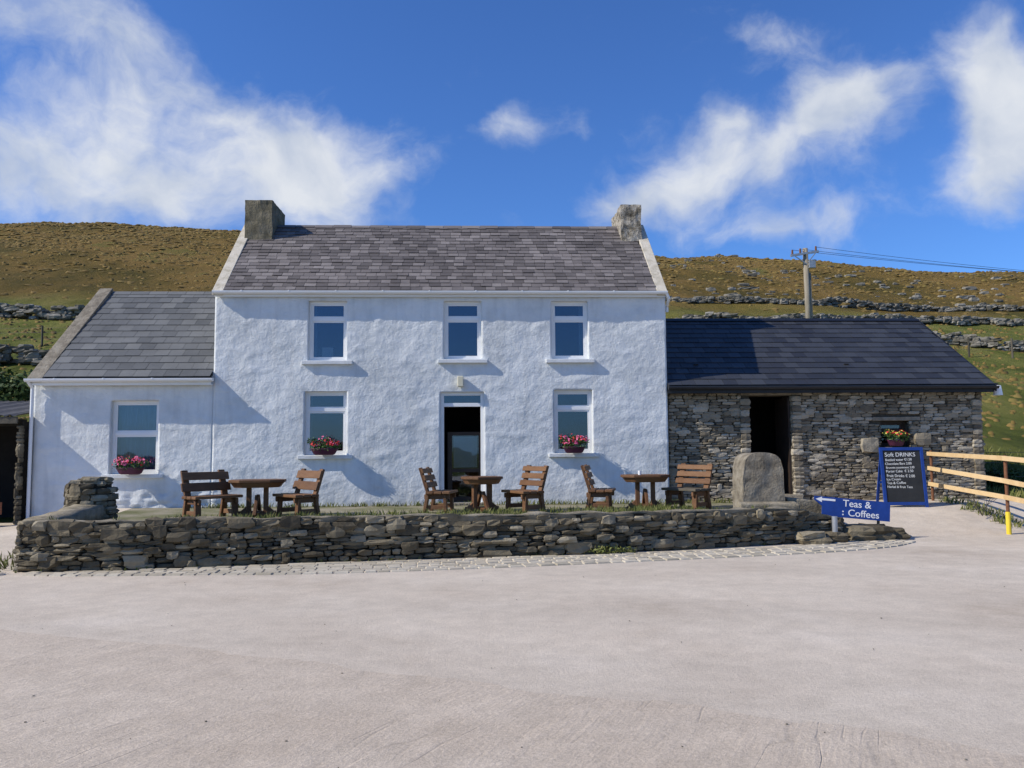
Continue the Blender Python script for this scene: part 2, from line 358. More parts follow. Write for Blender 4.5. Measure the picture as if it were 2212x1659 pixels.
# ------------------------------------------------------------------ stone wall path utilities
def path_fn(pts):
    P=[Vector(p) for p in pts]
    S=[]
    for i in range(len(P)-1):
        p0=P[max(0,i-1)];p1=P[i];p2=P[i+1];p3=P[min(len(P)-1,i+2)]
        for k in range(12):
            t=k/12; S.append(.5*((2*p1)+(-p0+p2)*t+(2*p0-5*p1+4*p2-p3)*t*t+(-p0+3*p1-3*p2+p3)*t**3))
    S.append(P[-1]); D=[0]
    for a,b_ in zip(S,S[1:]): D.append(D[-1]+(b_-a).length)
    def f(s):
        s=max(0,min(D[-1],s))
        for i in range(len(D)-1):
            if s<=D[i+1]:
                t=(s-D[i])/(D[i+1]-D[i]+1e-9); p=S[i].lerp(S[i+1],t); d=(S[i+1]-S[i]).normalized(); return p,d
        return S[-1],(S[-1]-S[-2]).normalized()
    return f,D[-1]
def courses(mb,f,Ln,z0,z1,hr=(.05,.11),wr=(.12,.34),depth=.16,prot=.03,openings=(),big=.1,s0=0,wob=.02,seed=0,side=1,jj=.14):
    z=z0
    while z<z1(0) if callable(z1) else z<z1:
        h=U(*hr); s=s0-U(0,.2)
        while s<s0+Ln:
            w=U(*wr)*(1.25 if R.random()<.2 else 1)
            a=s;b_=s+w; s+=w
            a=max(a,s0);b_=min(b_,s0+Ln)
            if b_-a<.05: continue
            zz=z+h/2+wob*noise.noise(((a+b_)*.65,z*2,seed))*2
            hh=h; pr=U(-.5,1)*prot; grow=1
            if R.random()<big: hh=h*U(1.5,2.1); grow=1.15; pr+=prot*.6
            for (ox0,ox1,oz0,oz1) in openings:
                if zz+h/2>oz0+.01 and zz-h/2<oz1-.01 and b_>ox0 and a<ox1:
                    hh=h; grow=1
                    if a<ox0: b_=ox0
                    elif b_>ox1: a=ox1
                    else: b_=a
                elif b_>ox0-.1 and a<ox1+.1 and zz+hh/2>oz0-.05 and zz-hh/2<oz1+.05: hh=min(hh,h); grow=1
            if b_-a<.05: continue
            c=(a+b_)/2; ww=(b_-a)*grow
            p,d=f(c-s0)
            top=z1(c-s0) if callable(z1) else z1
            if zz+h*.3>top: continue
            n=Vector((d.y,-d.x,0))*side
            cc=Vector((p.x,p.y,zz))+n*(pr-depth/2+.02)
            mb.stone(cc,Vector((d.x,d.y,0)),n,ww*.97,depth,hh*.98,jj)
        z+=h*.97

# ------------------------------------------------------------------ garden wall (front)
wall_pts=[(-6.15,11.5),(-5.4,11.5),(-4.6,11.6),(-2.8,11.98),(-.86,12.3),(1.2,12.55),(3.46,13.07),(5.6,13.75),(6.2,13.9)]
wf,wl=path_fn(wall_pts)
root=empty('stone_garden_wall')
mb=MB()
def wtop(s): return lerp(.66,.56,s/wl)+.03*noise.noise((s*1.7,3,0))-.18*sm(wl-1.0,wl,s)
courses(mb,wf,wl,0.0,wtop,hr=(.045,.095),wr=(.10,.34),depth=.2,prot=.055,big=.18,jj=.22)
rf,rl=path_fn([(-6.45,13.9),(-6.3,12.8),(-6.15,11.5)])
courses(mb,rf,rl,0.0,.62,hr=(.05,.10),wr=(.12,.3),depth=.2,prot=.04,big=.15)
ef,el=path_fn([(6.2,13.9),(6.35,14.2),(6.2,14.5)])
courses(mb,ef,el,0.0,.36,hr=(.05,.10),wr=(.12,.25),depth=.2,prot=.04,big=.15)
mb.build('facing_stones',M['stone_w'],root)
def strip(mb,f,L_,z0,ztop,inn,out_,step=.12,rough=.0):
    n=int(L_/step); ring=[]
    for i in range(n+1):
        s=L_*i/n; p,d=f(s); nrm=Vector((d.y,-d.x)); zt=ztop(s) if callable(ztop) else ztop
        row=[]
        offs=[-out_,-out_,-out_*.5,inn*.5,inn,inn]
        zs=[z0,zt,zt+.015,zt+.012,zt-.01,z0]
        for o,z in zip(offs,zs):
            o2=o+rough*noise.noise((s*3,o*4,2)); zz=z+(rough*.7*noise.noise((s*2.3,o*5,5)) if z!=z0 else 0)
            row.append((p.x-nrm.x*o2,p.y-nrm.y*o2,zz))
        ring.append(row)
    b0=len(mb.v)
    for r_ in ring: mb.v+=r_
    for i in range(n):
        for k in range(6):
            a=b0+i*6+k; c=b0+i*6+(k+1)%6
            mb.f.append((a,c,c+6,a+6))
    mb.f.append(tuple(b0+k for k in range(6))); mb.f.append(tuple(b0+n*6+k for k in range(5,-1,-1)))
mb=MB(); strip(mb,wf,wl,-.05,lambda s:wtop(s)-.02,.42,-.035); strip(mb,rf,rl,-.05,.6,.35,-.03); strip(mb,ef,el,-.05,.34,.3,-.03)
mb.build('wall_core',M['mortar_w'],root)
mb=MB(); strip(mb,wf,wl,.38,lambda s:wtop(s)+.0,.46,-.02,rough=.07); strip(mb,rf,rl,.5,lambda s:.66+.10*(1-s/rl),.42,.0,rough=.04)
mb.build('cement_cap',M['walltop'],root,smooth=True)
mb=MB()
for (x,y,w,h) in [(5.55,13.55,.5,.22),(6.0,13.7,.35,.2),(6.5,13.95,.5,.26),(6.9,14.02,.42,.26),(7.2,14.12,.36,.2),(7.0,14.35,.4,.26),(6.65,14.3,.5,.26),(7.4,14.4,.3,.18),(6.3,14.0,.3,.15)]:
    for k in range(2):
        mb.stone((x+U(-.05,.05),y,h*(.3+.35*k)),Vector((1,U(-.2,.2),0)).normalized(),Vector((0,1,0)),w,.35,h*.6,.22)
mb.build('boulders',M['stone_w'],None)

# paving setts strip
mb=MB()
of=[(-6.0,11.2),(-5.2,11.05),(-3.6,10.98),(-1.94,10.95),(.45,11.3),(3.09,11.85),(5.3,12.4),(6.6,12.95),(7.35,13.6)]
sf,sl=path_fn(of)
for rr in range(7):
    s=U(0,.1)
    while s<sl:
        w=U(.15,.22); p,d=sf(s+w/2); n=Vector((-d.y,d.x))
        dist=rr*.15+.07
        c=p+n*dist; s+=w+.014
        q,_=wf(max(0,min(wl,(s/sl)*wl)))
        if c.y>q.y-.03 and s/sl<.93: continue
        ax=Vector((d.x,d.y,0)); an=Vector((n.x,n.y,0)); C=Vector((c.x,c.y,G(c.x,c.y)))
        t=.016+U(-.006,.006); hw=w/2-.004; hd=.066
        mb.hexa([C-ax*hw-an*hd,C+ax*hw-an*hd,C+ax*hw+an*hd,C-ax*hw+an*hd]+[C-ax*hw*.92-an*hd*.9+Vector((0,0,t)),C+ax*hw*.92-an*hd*.9+Vector((0,0,t+U(-.004,.004))),C+ax*hw*.92+an*hd*.9+Vector((0,0,t)),C-ax*hw*.92+an*hd*.9+Vector((0,0,t))])
mb.build('paving_setts',M['sett'])

# terrace
M['terrace']=mat('terrace_gravel',[(.10,.11,.04),(.17,.165,.085),(.26,.235,.165),(.34,.30,.23)],1.2,.95,.7,40,detail=9)
mb=MB()
fr_=[]
for i in range(41):
    s=.2+(wl-.9)*i/40; p,d=wf(s); fr_.append((p.x-d.y*.3,p.y+d.x*.3))
poly=fr_+[(5.9,15.2),(5.9,17.84),(-7.2,17.84),(-6.4,13.9)]
n=len(poly)
mb.add([(x,y,.42) for x,y in poly]+[(x,y,-.1) for x,y in poly],[tuple(range(n))]+[(i,(i+1)%n,n+(i+1)%n,n+i) for i in range(n)])
mb.build('terrace',M['terrace'])

def blades(mb,x,y,z,n,h,sp):
    for i in range(n):
        a=U(0,6.28);px=x+math.cos(a)*sp*U(0,1);py=y+math.sin(a)*sp*U(0,1);hh=h*U(.5,1.2);l=U(-.5,.5)*hh;l2=U(-.5,.5)*hh;w=.006+hh*.03
        b_=U(0,3.14);dx=math.cos(b_)*w;dy=math.sin(b_)*w
        mb.add([(px-dx,py-dy,z),(px+dx,py+dy,z),(px+dx*.6+l*.4,py+dy*.6+l2*.4,z+hh*.6),(px+l,py+l2,z+hh)],[(0,1,2),(0,2,3)])
mb=MB()
for i in range(3600):
    s=U(1.5,wl-1.5);p,d=wf(s);o=.45+U(0,1)**1.5*2.4
    if noise.noise((p.x*.9,o*2,5))<-.2: continue
    blades(mb,p.x-d.y*o,p.y+d.x*o,.42,4,.12,.06)
for i in range(400):
    blades(mb,U(-6,5.5),17.6+U(-.15,.1),.42,4,.10,.05)
mb.build('terrace_grass',M['grass'],recalc=False)
mb=MB()
for i in range(900):
    x=U(10.2,16);y=U(17.5,24)
    if x<11.6 and y<21 : continue
    blades(mb,x,y,H(x,y),5,.22,.15)
for i in range(500):
    x=U(-16,-9.6);y=U(11,17.3)
    if x>-12 and y<17: 
        if R.random()<.7: continue
    blades(mb,x,y,H(x,y)-.01,4,.12,.1)
for i in range(120):
    y=U(13.9,17.5); blades(mb,9.85+U(0,.5),y,G(9.8,y),5,.13,.1)
for i in range(60):
    blades(mb,-6.7+U(-.5,.4),U(11.6,14),0,4,.12,.08)
for i in range(40):
    s=U(0,wl);p,d=wf(s);blades(mb,p.x+d.y*.03,p.y-d.x*.06,0,4,.06,.05)
for i in range(40):
    s=U(0,wl);p,d=wf(s);blades(mb,p.x-d.y*.25,p.y+d.x*.25,wtop(s),4,.07,.06)
mb.build('grass_tufts',M['grass'],recalc=False)

# ------------------------------------------------------------------ foliage
def leaves(mb,c,rad,n,size,shell=.3):
    c=Vector(c)
    for i in range(n):
        d=Vector((R.gauss(0,1),R.gauss(0,1),R.gauss(0,1))).normalized()
        r=U(shell,1)**.6; p=c+Vector((d.x*rad[0],d.y*rad[1],d.z*rad[2]))*r
        a=Vector((R.gauss(0,1),R.gauss(0,1),R.gauss(0,.7))).normalized(); b_=a.cross(d).normalized() if abs(a.dot(d))<.95 else a.orthogonal().normalized()
        s=size*U(.6,1.3)
        mb.add([p-a*s,p-b_*s*.55,p+a*s,p+b_*s*.55],[(0,1,2,3)])
def flowers(mb,c,rad,n,size):
    c=Vector(c)
    for i in range(n):
        d=Vector((R.gauss(0,1),R.gauss(0,1)-.5,abs(R.gauss(0,1))+.1)).normalized()
        p=c+Vector((d.x*rad[0],d.y*rad[1],d.z*rad[2]))*U(.9,1.2)
        t=d.orthogonal().normalized(); q=d.cross(t); s=size*U(.7,1.2)
        for k in range(5):
            an=k*1.2566;e=t*math.cos(an)+q*math.sin(an); e2=t*math.cos(an+.6)+q*math.sin(an+.6); e3=t*math.cos(an-.6)+q*math.sin(an-.6)
            mb.add([p,p+e3*s*.7+d*s*.2,p+e*s+d*s*.1,p+e2*s*.7+d*s*.2],[(0,1,2,3)])
def flower_pot(x,y,z,w,kinds,fl=60):
    root=empty('flower_pot')
    mb=MB();n=20;prof=[(.26,0),(.32,.02),(.40,.12),(.43,.14),(.40,.14),(.36,.10)]
    for r_,h in prof:
        for i in range(n):
            a=6.2832*i/n; mb.v.append((x+math.cos(a)*r_*w*.95,y+math.sin(a)*r_*.28,z+h))
    for k in range(len(prof)-1):
        for i in range(n): mb.f.append((k*n+i,k*n+(i+1)%n,(k+1)*n+(i+1)%n,(k+1)*n+i))
    mb.f.append(tuple(range(n))); mb.f.append(tuple((len(prof)-1)*n+i for i in range(n)))
    mb.build('bowl',M['pot'],root,smooth=True)
    mb=MB()
    cl=[(x+lerp(-.40,.40,(k+.5)/8)*w+U(-.03,.03),y+U(-.06,.04),z+.19+U(-.02,.12)) for k in range(8)]
    for q in cl: leaves(mb,q,(w*.17,.10,.09),80,.022)
    leaves(mb,(x,y-.08,z+.14),(w*.45,.07,.07),110,.02)
    mb.build('foliage',M['leaf'],root,recalc=False)
    for kname,fr2 in kinds:
        mb=MB()
        for q in cl:
            if R.random()<.8: flowers(mb,q,(w*.17,.11,.10),int(fl*fr2/5),.022)
        mb.build('petals_'+kname,M[kname],root,recalc=False)

# ------------------------------------------------------------------ farmhouse
house=empty('white_farmhouse')
YF=17.8
def plaster(name,x0,x1,z0,z1,Y,ops,step=.04):
    def ax(lo,hi,cuts):
        c=sorted(set([lo,hi]+[v for v in cuts if lo<v<hi])); o=[]
        for a,b_ in zip(c,c[1:]):
            k=max(1,round((b_-a)/step)); o+=[a+(b_-a)*i/k for i in range(k)]
        return o+[hi]
    X=ax(x0,x1,[v for o in ops for v in o[:2]]);Z=ax(z0,z1,[v for o in ops for v in o[2:]])
    bm=bmesh.new();V=[]
    def dsp(x,z):
        a=noise.noise((x*1.0,z*1.0,0))*.014+noise.noise((x*2.8+5,z*3.4,2))*.010+noise.noise((x*6.5,z*8,4))*.0052+noise.noise((x*13,z*16,8))*.0022
        a+=max(0,noise.noise((x*2.6+9,z*5.0,12))-.15)*.020
        k=(1-sm(.62,.95,z))*(1-sm(-5.6,-5.2,x))*sm(-8.2,-7.4,x)
        a+=k*(.05*noise.noise((x*4.5,z*13,21)))
        return Y-a
    for z in Z: V.append([bm.verts.new((x,dsp(x,z),z)) for x in X])
    for j in range(len(Z)-1):
        for i in range(len(X)-1):
            cx=(X[i]+X[i+1])/2;cz=(Z[j]+Z[j+1])/2
            if any(o[0]<cx<o[1] and o[2]<cz<o[3] for o in ops): continue
            bm.faces.new((V[j][i],V[j][i+1],V[j+1][i+1],V[j+1][i]))
    bm.edges.ensure_lookup_table()
    be=[e for e in bm.edges if e.is_boundary]
    r_=bmesh.ops.extrude_edge_only(bm,edges=be)
    for v in r_['geom']:
        if isinstance(v,bmesh.types.BMVert): v.co.y=Y+.26
    bmesh.ops.delete(bm,geom=[v for v in bm.verts if not v.link_faces],context='VERTS')
    bmesh.ops.recalc_face_normals(bm,faces=bm.faces)
    me=bpy.data.meshes.new(name);bm.to_mesh(me);bm.free()
    for p in me.polygons:p.use_smooth = abs(p.normal.y)>.6
    me.materials.append(M['plaster']);o=bpy.data.objects.new(name,me);sc.collection.objects.link(o);o.parent=house;return o
wins=[(-3.57,-2.75,3.52,4.82,1),(-.66,.15,3.54,4.82,1),(1.68,2.48,3.54,4.82,1),(-3.63,-2.74,1.50,2.86,1),(1.72,2.55,1.50,2.87,1)]
door=(-.74,.20,.46,2.83)
plaster('front_wall',-5.56,4.2,.2,5.07,YF,[w[:4] for w in wins]+[door])
awin=(-7.68,-6.69,1.13,2.68)
plaster('annex_wall',-9.28,-5.56,-.05,3.3,YF,[awin])
mb=MB()
def pent(x0,x1,yf,yb,zb,ze,yr,zr): mb.prism_x(x0,x1,[(yf,zb),(yb,zb),(yb,ze),(yr,zr),(yf,ze)])
pent(-5.555,-5.30,YF+.03,22.4,0,5.05,20.1,7.02); pent(3.94,4.195,YF+.03,22.4,0,5.05,20.1,7.02)
mb.box(-5.29,3.93,22.15,22.39,0,5.0)
pent(-9.275,-9.02,YF+.03,23.8,-.1,3.2,20.8,5.52); mb.box(-9.01,-5.57,23.55,23.79,-.1,3.1)
mb.box(-5.29,3.93,18.2,22.1,3.1,3.2)
mb.build('side_walls',M['plaster'],house)
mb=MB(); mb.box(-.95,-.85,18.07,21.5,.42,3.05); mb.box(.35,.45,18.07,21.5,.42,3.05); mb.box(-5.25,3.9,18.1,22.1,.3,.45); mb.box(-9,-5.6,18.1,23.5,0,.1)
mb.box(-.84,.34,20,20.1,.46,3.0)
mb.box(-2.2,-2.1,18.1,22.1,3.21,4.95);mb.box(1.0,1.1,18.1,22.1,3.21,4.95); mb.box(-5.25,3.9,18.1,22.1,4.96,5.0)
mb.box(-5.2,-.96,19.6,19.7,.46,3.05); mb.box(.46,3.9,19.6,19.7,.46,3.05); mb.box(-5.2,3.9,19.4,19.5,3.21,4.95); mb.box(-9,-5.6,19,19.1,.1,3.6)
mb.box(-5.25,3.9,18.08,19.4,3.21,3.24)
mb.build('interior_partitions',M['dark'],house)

def slates(name,x0,x1,ye,ze,yr,zr,rows,w,material,parent,jit=1.0,gap=.006):
    mb=MB(); sl=math.hypot(yr-ye,zr-ze);p=sl/rows;dy=(yr-ye)/sl;dz=(zr-ze)/sl;ny,nz=-dz,dy
    for k in range(rows):
        x=x0-(w/2 if k%2 else 0)+U(-.02,.02)*jit
        while x<x1:
            ww=w*U(1-.12*jit,1+.12*jit);a=max(x,x0);b_=min(x+ww,x1);x+=ww+gap
            if b_-a<.03: continue
            s0=k*p-.006*jit*U(-1,1);s1=(k+1)*p+.04
            h0=.018+.006*jit*U(-1,1);h1=.002
            th=.009
            def P(xx,s,h): return (xx,ye+dy*s+ny*h,ze+dz*s+nz*h)
            e=.003*jit
            u1,u2=U(-e,e),U(-e,e)
            mb.hexa([P(a,s0,h0-th+u1),P(b_,s0,h0-th+u2),P(b_,s1,h1-th),P(a,s1,h1-th),P(a,s0,h0+u1),P(b_,s0,h0+u2),P(b_,s1,h1),P(a,s1,h1)])
    mb.build(name,material,parent)
slates('roof_slates',-5.36,3.99,17.70,5.03,20.08,7.08,20,.22,M['slate'],house,1.2,.007)
slates('annex_slates',-9.02,-5.57,17.62,3.17,20.78,5.56,14,.31,M['slate2'],house,.5,.006)
mb=MB()
def roofslab(x0,x1,ye,ze,yr,zr,th=.06,off=.012):
    mb.prism_x(x0,x1,[(ye,ze-off),(yr,zr-off),(yr,zr-off-th),(ye,ze-off-th)])
roofslab(-5.36,3.99,17.70,5.03,20.09,7.08); roofslab(-5.36,3.99,22.6,4.95,20.11,7.08)
mb.build('roof_deck',M['black'],house)
mb=MB(); roofslab(-9.02,-5.57,17.62,3.17,20.79,5.56); roofslab(-9.02,-5.57,23.95,3.17,20.81,5.56)
mb.build('annex_roof_deck',M['black'],house)
mb=MB(); 
x=-4.8
while x<3.5:
    mb.prism_x(x,x+.44,[(19.98,7.03),(20.1,7.12+U(-.008,.008)),(20.22,7.03)]); x+=.45
mb.build('ridge_tiles',M['slate'],house)
mb=MB(); x=-9.0
while x<-5.7:
    mb.prism_x(x,x+.44,[(20.67,5.50),(20.8,5.60),(20.93,5.50)]); x+=.45
mb.build('annex_ridge_tiles',M['slate2'],house)
mb=MB()
for (a,b_) in [(-5.60,-5.365),(3.995,4.23)]:
    mb.prism_x(a,b_,[(17.68,5.02),(20.1,7.17),(22.55,5.02),(22.55,4.94),(20.1,7.06),(17.68,4.92)])
mb.build('gable_coping',M['coping'],house,bevel=.01)
mb=MB(); mb.prism_x(-9.34,-9.03,[(17.6,3.16),(20.8,5.68),(24,3.16),(24,3.08),(20.8,5.55),(17.6,3.06)])
mb.build('annex_coping',M['cement'],house,bevel=.01)
def rough_box(name,x0,x1,y0,y1,z0,z1,material,amp,seed):
    bm=bmesh.new(); bmesh.ops.create_cube(bm,size=1)
    for v in bm.verts: v.co=Vector((lerp(x0,x1,v.co.x+.5),lerp(y0,y1,v.co.y+.5),lerp(z0,z1,v.co.z+.5)))
    bmesh.ops.subdivide_edges(bm,edges=bm.edges,cuts=12,use_grid_fill=True)
    for v in bm.verts:
        n=Vector((noise.noise(v.co*4+Vector((seed,0,0))),noise.noise(v.co*4+Vector((0,seed,9))),noise.noise(v.co*4+Vector((3,9,seed)))*.7))
        n+=.5*Vector((noise.noise(v.co*11),noise.noise(v.co*11+Vector((5,5,5))),0))
        v.co+=n*amp
    bmesh.ops.recalc_face_normals(bm,faces=bm.faces)
    me=bpy.data.meshes.new(name);bm.to_mesh(me);bm.free();me.materials.append(material)
    o=bpy.data.objects.new(name,me);sc.collection.objects.link(o);o.parent=house
rough_box('chimney_stack',-5.44,-4.80,19.5,20.8,6.2,7.56,M['cement_dark'],.02,1)
rough_box('chimney_stack',3.56,4.06,19.5,20.8,6.2,7.50,M['chimney'],.03,5)
mb=MB(); mb.cyl((-5.1,19.9,7.5),(-5.1,19.9,7.62),.15,.12); mb.cyl((3.72,19.9,7.48),(3.72,19.9,7.56),.13,.11)
mb.build('chimney_pots',M['cement_dark'],house)
def gutter(x0,x1,y,z,r_,material,parent,name='gutter'):
    mb=MB();pts=[(y+math.cos(a)*r_,z+math.sin(a)*r_) for a in [math.pi+math.pi*i/8 for i in range(9)]]
    mb.prism_x(x0,x1,pts+[(y+r_,z+.012),(y-r_,z+.012)])
    x=x0+.6
    while x<x1-.3:
        mb.box(x,x+.03,y-r_-.006,y+r_,z-.01,z+.02); x+=1.0
    mb.build(name,material,parent)
gutter(-5.58,4.22,17.66,5.0,.052,M['white'],house); gutter(-9.36,-5.5,17.56,3.12,.055,M['white'],house)
mb=MB(); mb.box(-5.555,4.195,17.722,17.752,4.90,5.03); mb.box(-9.27,-5.565,17.64,17.66,3.0,3.14); mb.box(-9.27,-5.565,17.661,17.76,3.0,3.02)
mb.build('fascia',M['white'],house)
mb=MB(); mb.cyl((-9.31,17.58,3.08),(-9.27,17.70,2.95),.035);mb.cyl((-9.27,17.70,2.96),(-9.27,17.70,.05),.036)
mb.cyl((4.2,17.66,4.97),(4.26,17.7,4.86),.033);mb.cyl((4.26,17.7,4.87),(4.27,17.95,4.72),.033)
mb.cyl((4.27,17.95,4.74),(4.27,17.95,4.6),.033)
mb.build('downpipe',M['white'],house,smooth=False)

def window(x0,x1,z0,z1,Y,parent,tr_=.27,curtain=None,cmat='curtain',sill=True,fm='white'):
    yf=Y+.10; mb=MB(); f_=.055; d=.06
    mb.box(x0,x0+f_,yf,yf+d,z0,z1);mb.box(x1-f_,x1,yf,yf+d,z0,z1);mb.box(x0+f_,x1-f_,yf,yf+d,z1-f_,z1);mb.box(x0+f_,x1-f_,yf,yf+d,z0,z0+f_)
    zt=z1-(z1-z0)*tr_; mb.box(x0+f_,x1-f_,yf-.003,yf+d,zt-.035,zt+.035)
    s=.035;y1=yf+.014
    for (a,b_,c,e) in [(x0+f_,x1-f_,z0+f_,zt-.035),(x0+f_,x1-f_,zt+.035,z1-f_)]:
        mb.box(a,a+s,y1,y1+.03,c,e);mb.box(b_-s,b_,y1,y1+.03,c,e);mb.box(a+s,b_-s,y1,y1+.03,e-s,e);mb.box(a+s,b_-s,y1,y1+.03,c,c+s)
    mb.build('window_frame',M[fm],parent,bevel=.004)
    mb=MB(); mb.box(x0+f_,x1-f_,yf+.026,yf+.034,z0+f_,z1-f_); mb.build('window_glass',M['glass'],parent)
    if sill:
        mb=MB(); mb.box(x0-.13,x1+.13,Y-.085,Y+.13,z0-.085,z0-.003); mb.build('window_sill',M['sill'],parent,bevel=.01)
    if curtain:
        for (a,b_) in curtain:
            mb=MB();n=60;A=lerp(x0,x1,a);B=lerp(x0,x1,b_)
            for i in range(n+1):
                x=lerp(A,B,i/n);yy=Y+.34+.025*math.sin(i*.9*max(.4,(b_-a)))
                mb.v+=[(x,yy,z0-.05),(x,yy,z1+.05)]
            mb.f+=[(2*i,2*i+2,2*i+3,2*i+1) for i in range(n)]
            mb.build('curtain',M[cmat],parent,smooth=True,recalc=False)
cur=[[(0.0,.14)],None,[(.80,1.0)],[(-.02,.1),(.9,1.02)],[(-.02,.1)]]
for w,c in zip(wins,cur): window(*w[:4],YF,house,.30 if w[2]>3 else .29,c)
window(*awin,YF,house,.45,[(0,.62),(.5,1)],'curtain_b')
mb=MB(); mb.box(-3.35,-3.12,18.2,18.3,3.5,3.86);mb.box(-3.12,-2.98,18.22,18.3,3.5,3.66); mb.build('picture_frame',M['white'],house)
x0,x1,z0,z1=door; mb=MB();yf=YF+.08
mb.box(x0,x0+.075,yf,yf+.08,z0,z1);mb.box(x1-.075,x1,yf,yf+.08,z0,z1);mb.box(x0+.075,x1-.075,yf,yf+.08,z1-.07,z1);mb.box(x0+.075,x1-.075,yf-.004,yf+.08,2.52,2.60)
mb.build('door_frame',M['white'],house,bevel=.005)
mb=MB(); mb.box(x0+.075,x1-.075,yf+.03,yf+.038,2.60,z1-.07); mb.build('transom_glass',M['glass'],house)
mb=MB(); yd=18.2
mb.box(-.60,-.50,yd,yd+.05,.46,1.98);mb.box(.08,.2,yd,yd+.05,.46,1.98);mb.box(-.5,.08,yd,yd+.05,1.90,1.98);mb.box(-.5,.08,yd,yd+.05,.46,.56);mb.box(-.5,.08,yd,yd+.05,1.10,1.18)
mb.build('inner_door',M['darkdoor'],house)
mb=MB(); mb.box(-.5,.08,yd+.02,yd+.026,.56,1.10);mb.box(-.5,.08,yd+.02,yd+.026,1.18,1.90); mb.build('inner_door_glass',M['glass'],house)
mb=MB(); mb.box(-.47,.05,yd+.032,yd+.037,1.2,1.88);mb.build('painted_pane_reflection',M['curtain'],house)  # pale sheet stands in for the white reflection in the door glass
mb=MB(); mb.box(-.85,.32,17.55,17.78,.42,.47); mb.build('door_step',M['cement'],house,bevel=.01)
mb=MB(); mb.box(-.37,-.24,17.66,17.79,2.94,3.17); mb.build('porch_light',M['cream'],house,bevel=.015)

# ------------------------------------------------------------------ stone outbuilding
sb=empty('stone_outbuilding'); YS=18.0
bx0,bx1=4.26,11.36
sdoor=(6.08,7.0,.42,2.74); swin=(9.04,9.68,1.58,2.16)
mb=MB()
def rect_open(mb,x0,x1,z0,z1,ya,yb,ops):
    X=sorted(set([x0,x1]+[v for o in ops for v in o[:2]]));Z=sorted(set([z0,z1]+[v for o in ops for v in o[2:]]))
    for a,b_ in zip(X,X[1:]):
        for c,e in zip(Z,Z[1:]):
            cx=(a+b_)/2;cz=(c+e)/2
            if any(o[0]<cx<o[1] and o[2]<cz<o[3] for o in ops): continue
            mb.box(a,b_,ya,yb,c,e)
rect_open(mb,bx0,bx1,.1,2.98,YS+.03,YS+.5,[sdoor,swin])
mb.prism_x(bx1-.4,bx1-.01,[(18.51,.1),(23.3,.1),(23.3,3.0),(20.8,4.74),(18.51,3.1)])
mb.box(bx0,bx1-.41,23.0,23.3,.1,3.0)
mb.build('wall_core',M['mortar'],sb)
sf_,_=path_fn([(bx0,YS),((bx0+bx1)/2,YS),(bx1,YS)])
mb=MB()
ops=[(a-bx0,b_-bx0,c,e) for a,b_,c,e in (sdoor,swin)]
ops+=[(sdoor[0]-.2-bx0,sdoor[1]+.25-bx0,2.73,2.84),(swin[0]-.2-bx0,swin[1]+.25-bx0,2.15,2.26)]
courses(mb,sf_,bx1-bx0,.3,2.92,hr=(.04,.085),wr=(.10,.34),depth=.14,prot=.022,openings=ops,big=.14,wob=.012,jj=.15)
sf2,_=path_fn([(bx1,18.0),(bx1,20.5),(bx1,23.2)])
courses(mb,sf2,5.2,.3,2.9,hr=(.05,.1),wr=(.14,.4),depth=.14,prot=.018,openings=[],big=.13,wob=.012)
for (xx) in (sdoor[0]-.12,sdoor[1]+.12,bx1-.16):
    z=.45
    while z<2.60:
        h=U(.07,.15); mb.stone((xx+U(-.012,.012),YS+.02,z+h/2),Vector((1,0,0)),Vector((0,1,0)),U(.20,.25),.2,h,.08); z+=h
mb.stone((9.95,YS,1.75),Vector((1,0,0)),Vector((0,1,0)),.38,.2,.3,.12);mb.stone((8.75,YS,1.62),Vector((1,0,0)),Vector((0,1,0)),.4,.2,.34,.12)
mb.build('facing_stones',M['stone'],sb)
mb=MB(); mb.box(sdoor[0]-.2,sdoor[1]+.25,YS-.02,YS+.3,2.745,2.83); mb.box(swin[0]-.2,swin[1]+.25,YS-.02,YS+.3,2.165,2.25); mb.box(swin[0]-.1,swin[1]+.15,YS-.05,YS+.2,1.52,1.578); mb.box(6.0,7.1,17.7,18.4,.42,.56)
mb.build('lintels',M['cement'],sb,bevel=.008)
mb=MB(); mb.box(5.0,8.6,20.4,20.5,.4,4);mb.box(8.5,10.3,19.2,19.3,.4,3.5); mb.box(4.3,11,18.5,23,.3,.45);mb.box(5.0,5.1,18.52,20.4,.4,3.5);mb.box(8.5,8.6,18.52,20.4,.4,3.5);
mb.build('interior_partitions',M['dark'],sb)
mb=MB(); mb.box(6.96,7.0,18.05,18.85,.56,2.7); mb.build('open_door',M['darkdoor'],sb)
window(*swin,YS+.1,sb,.4,None,sill=False,fm='darkdoor')
slates('roof_slates',4.215,11.50,17.72,2.95,20.78,4.86,13,.30,M['slate3'],sb,.35,.007)
mb=MB(); roofslab(4.215,11.5,17.72,2.95,20.79,4.86); roofslab(4.215,11.5,23.7,3.05,20.81,4.86); mb.build('roof_deck',M['slate3'],sb)
mb=MB(); mb.prism_x(4.215,11.52,[(20.66,4.83),(20.8,4.915),(20.94,4.83)]); mb.prism_x(11.505,11.54,[(17.7,2.93),(20.8,4.90),(23.7,3.0),(23.7,2.9),(20.8,4.78),(17.7,2.80)])
mb.box(4.21,11.5,17.74,17.76,2.78,2.92); mb.box(4.21,11.5,17.762,17.98,2.79,2.81)
mb.build('ridge_and_fascia',M['black'],sb)
gutter(4.2,11.56,17.68,2.9,.05,M['black'],sb)
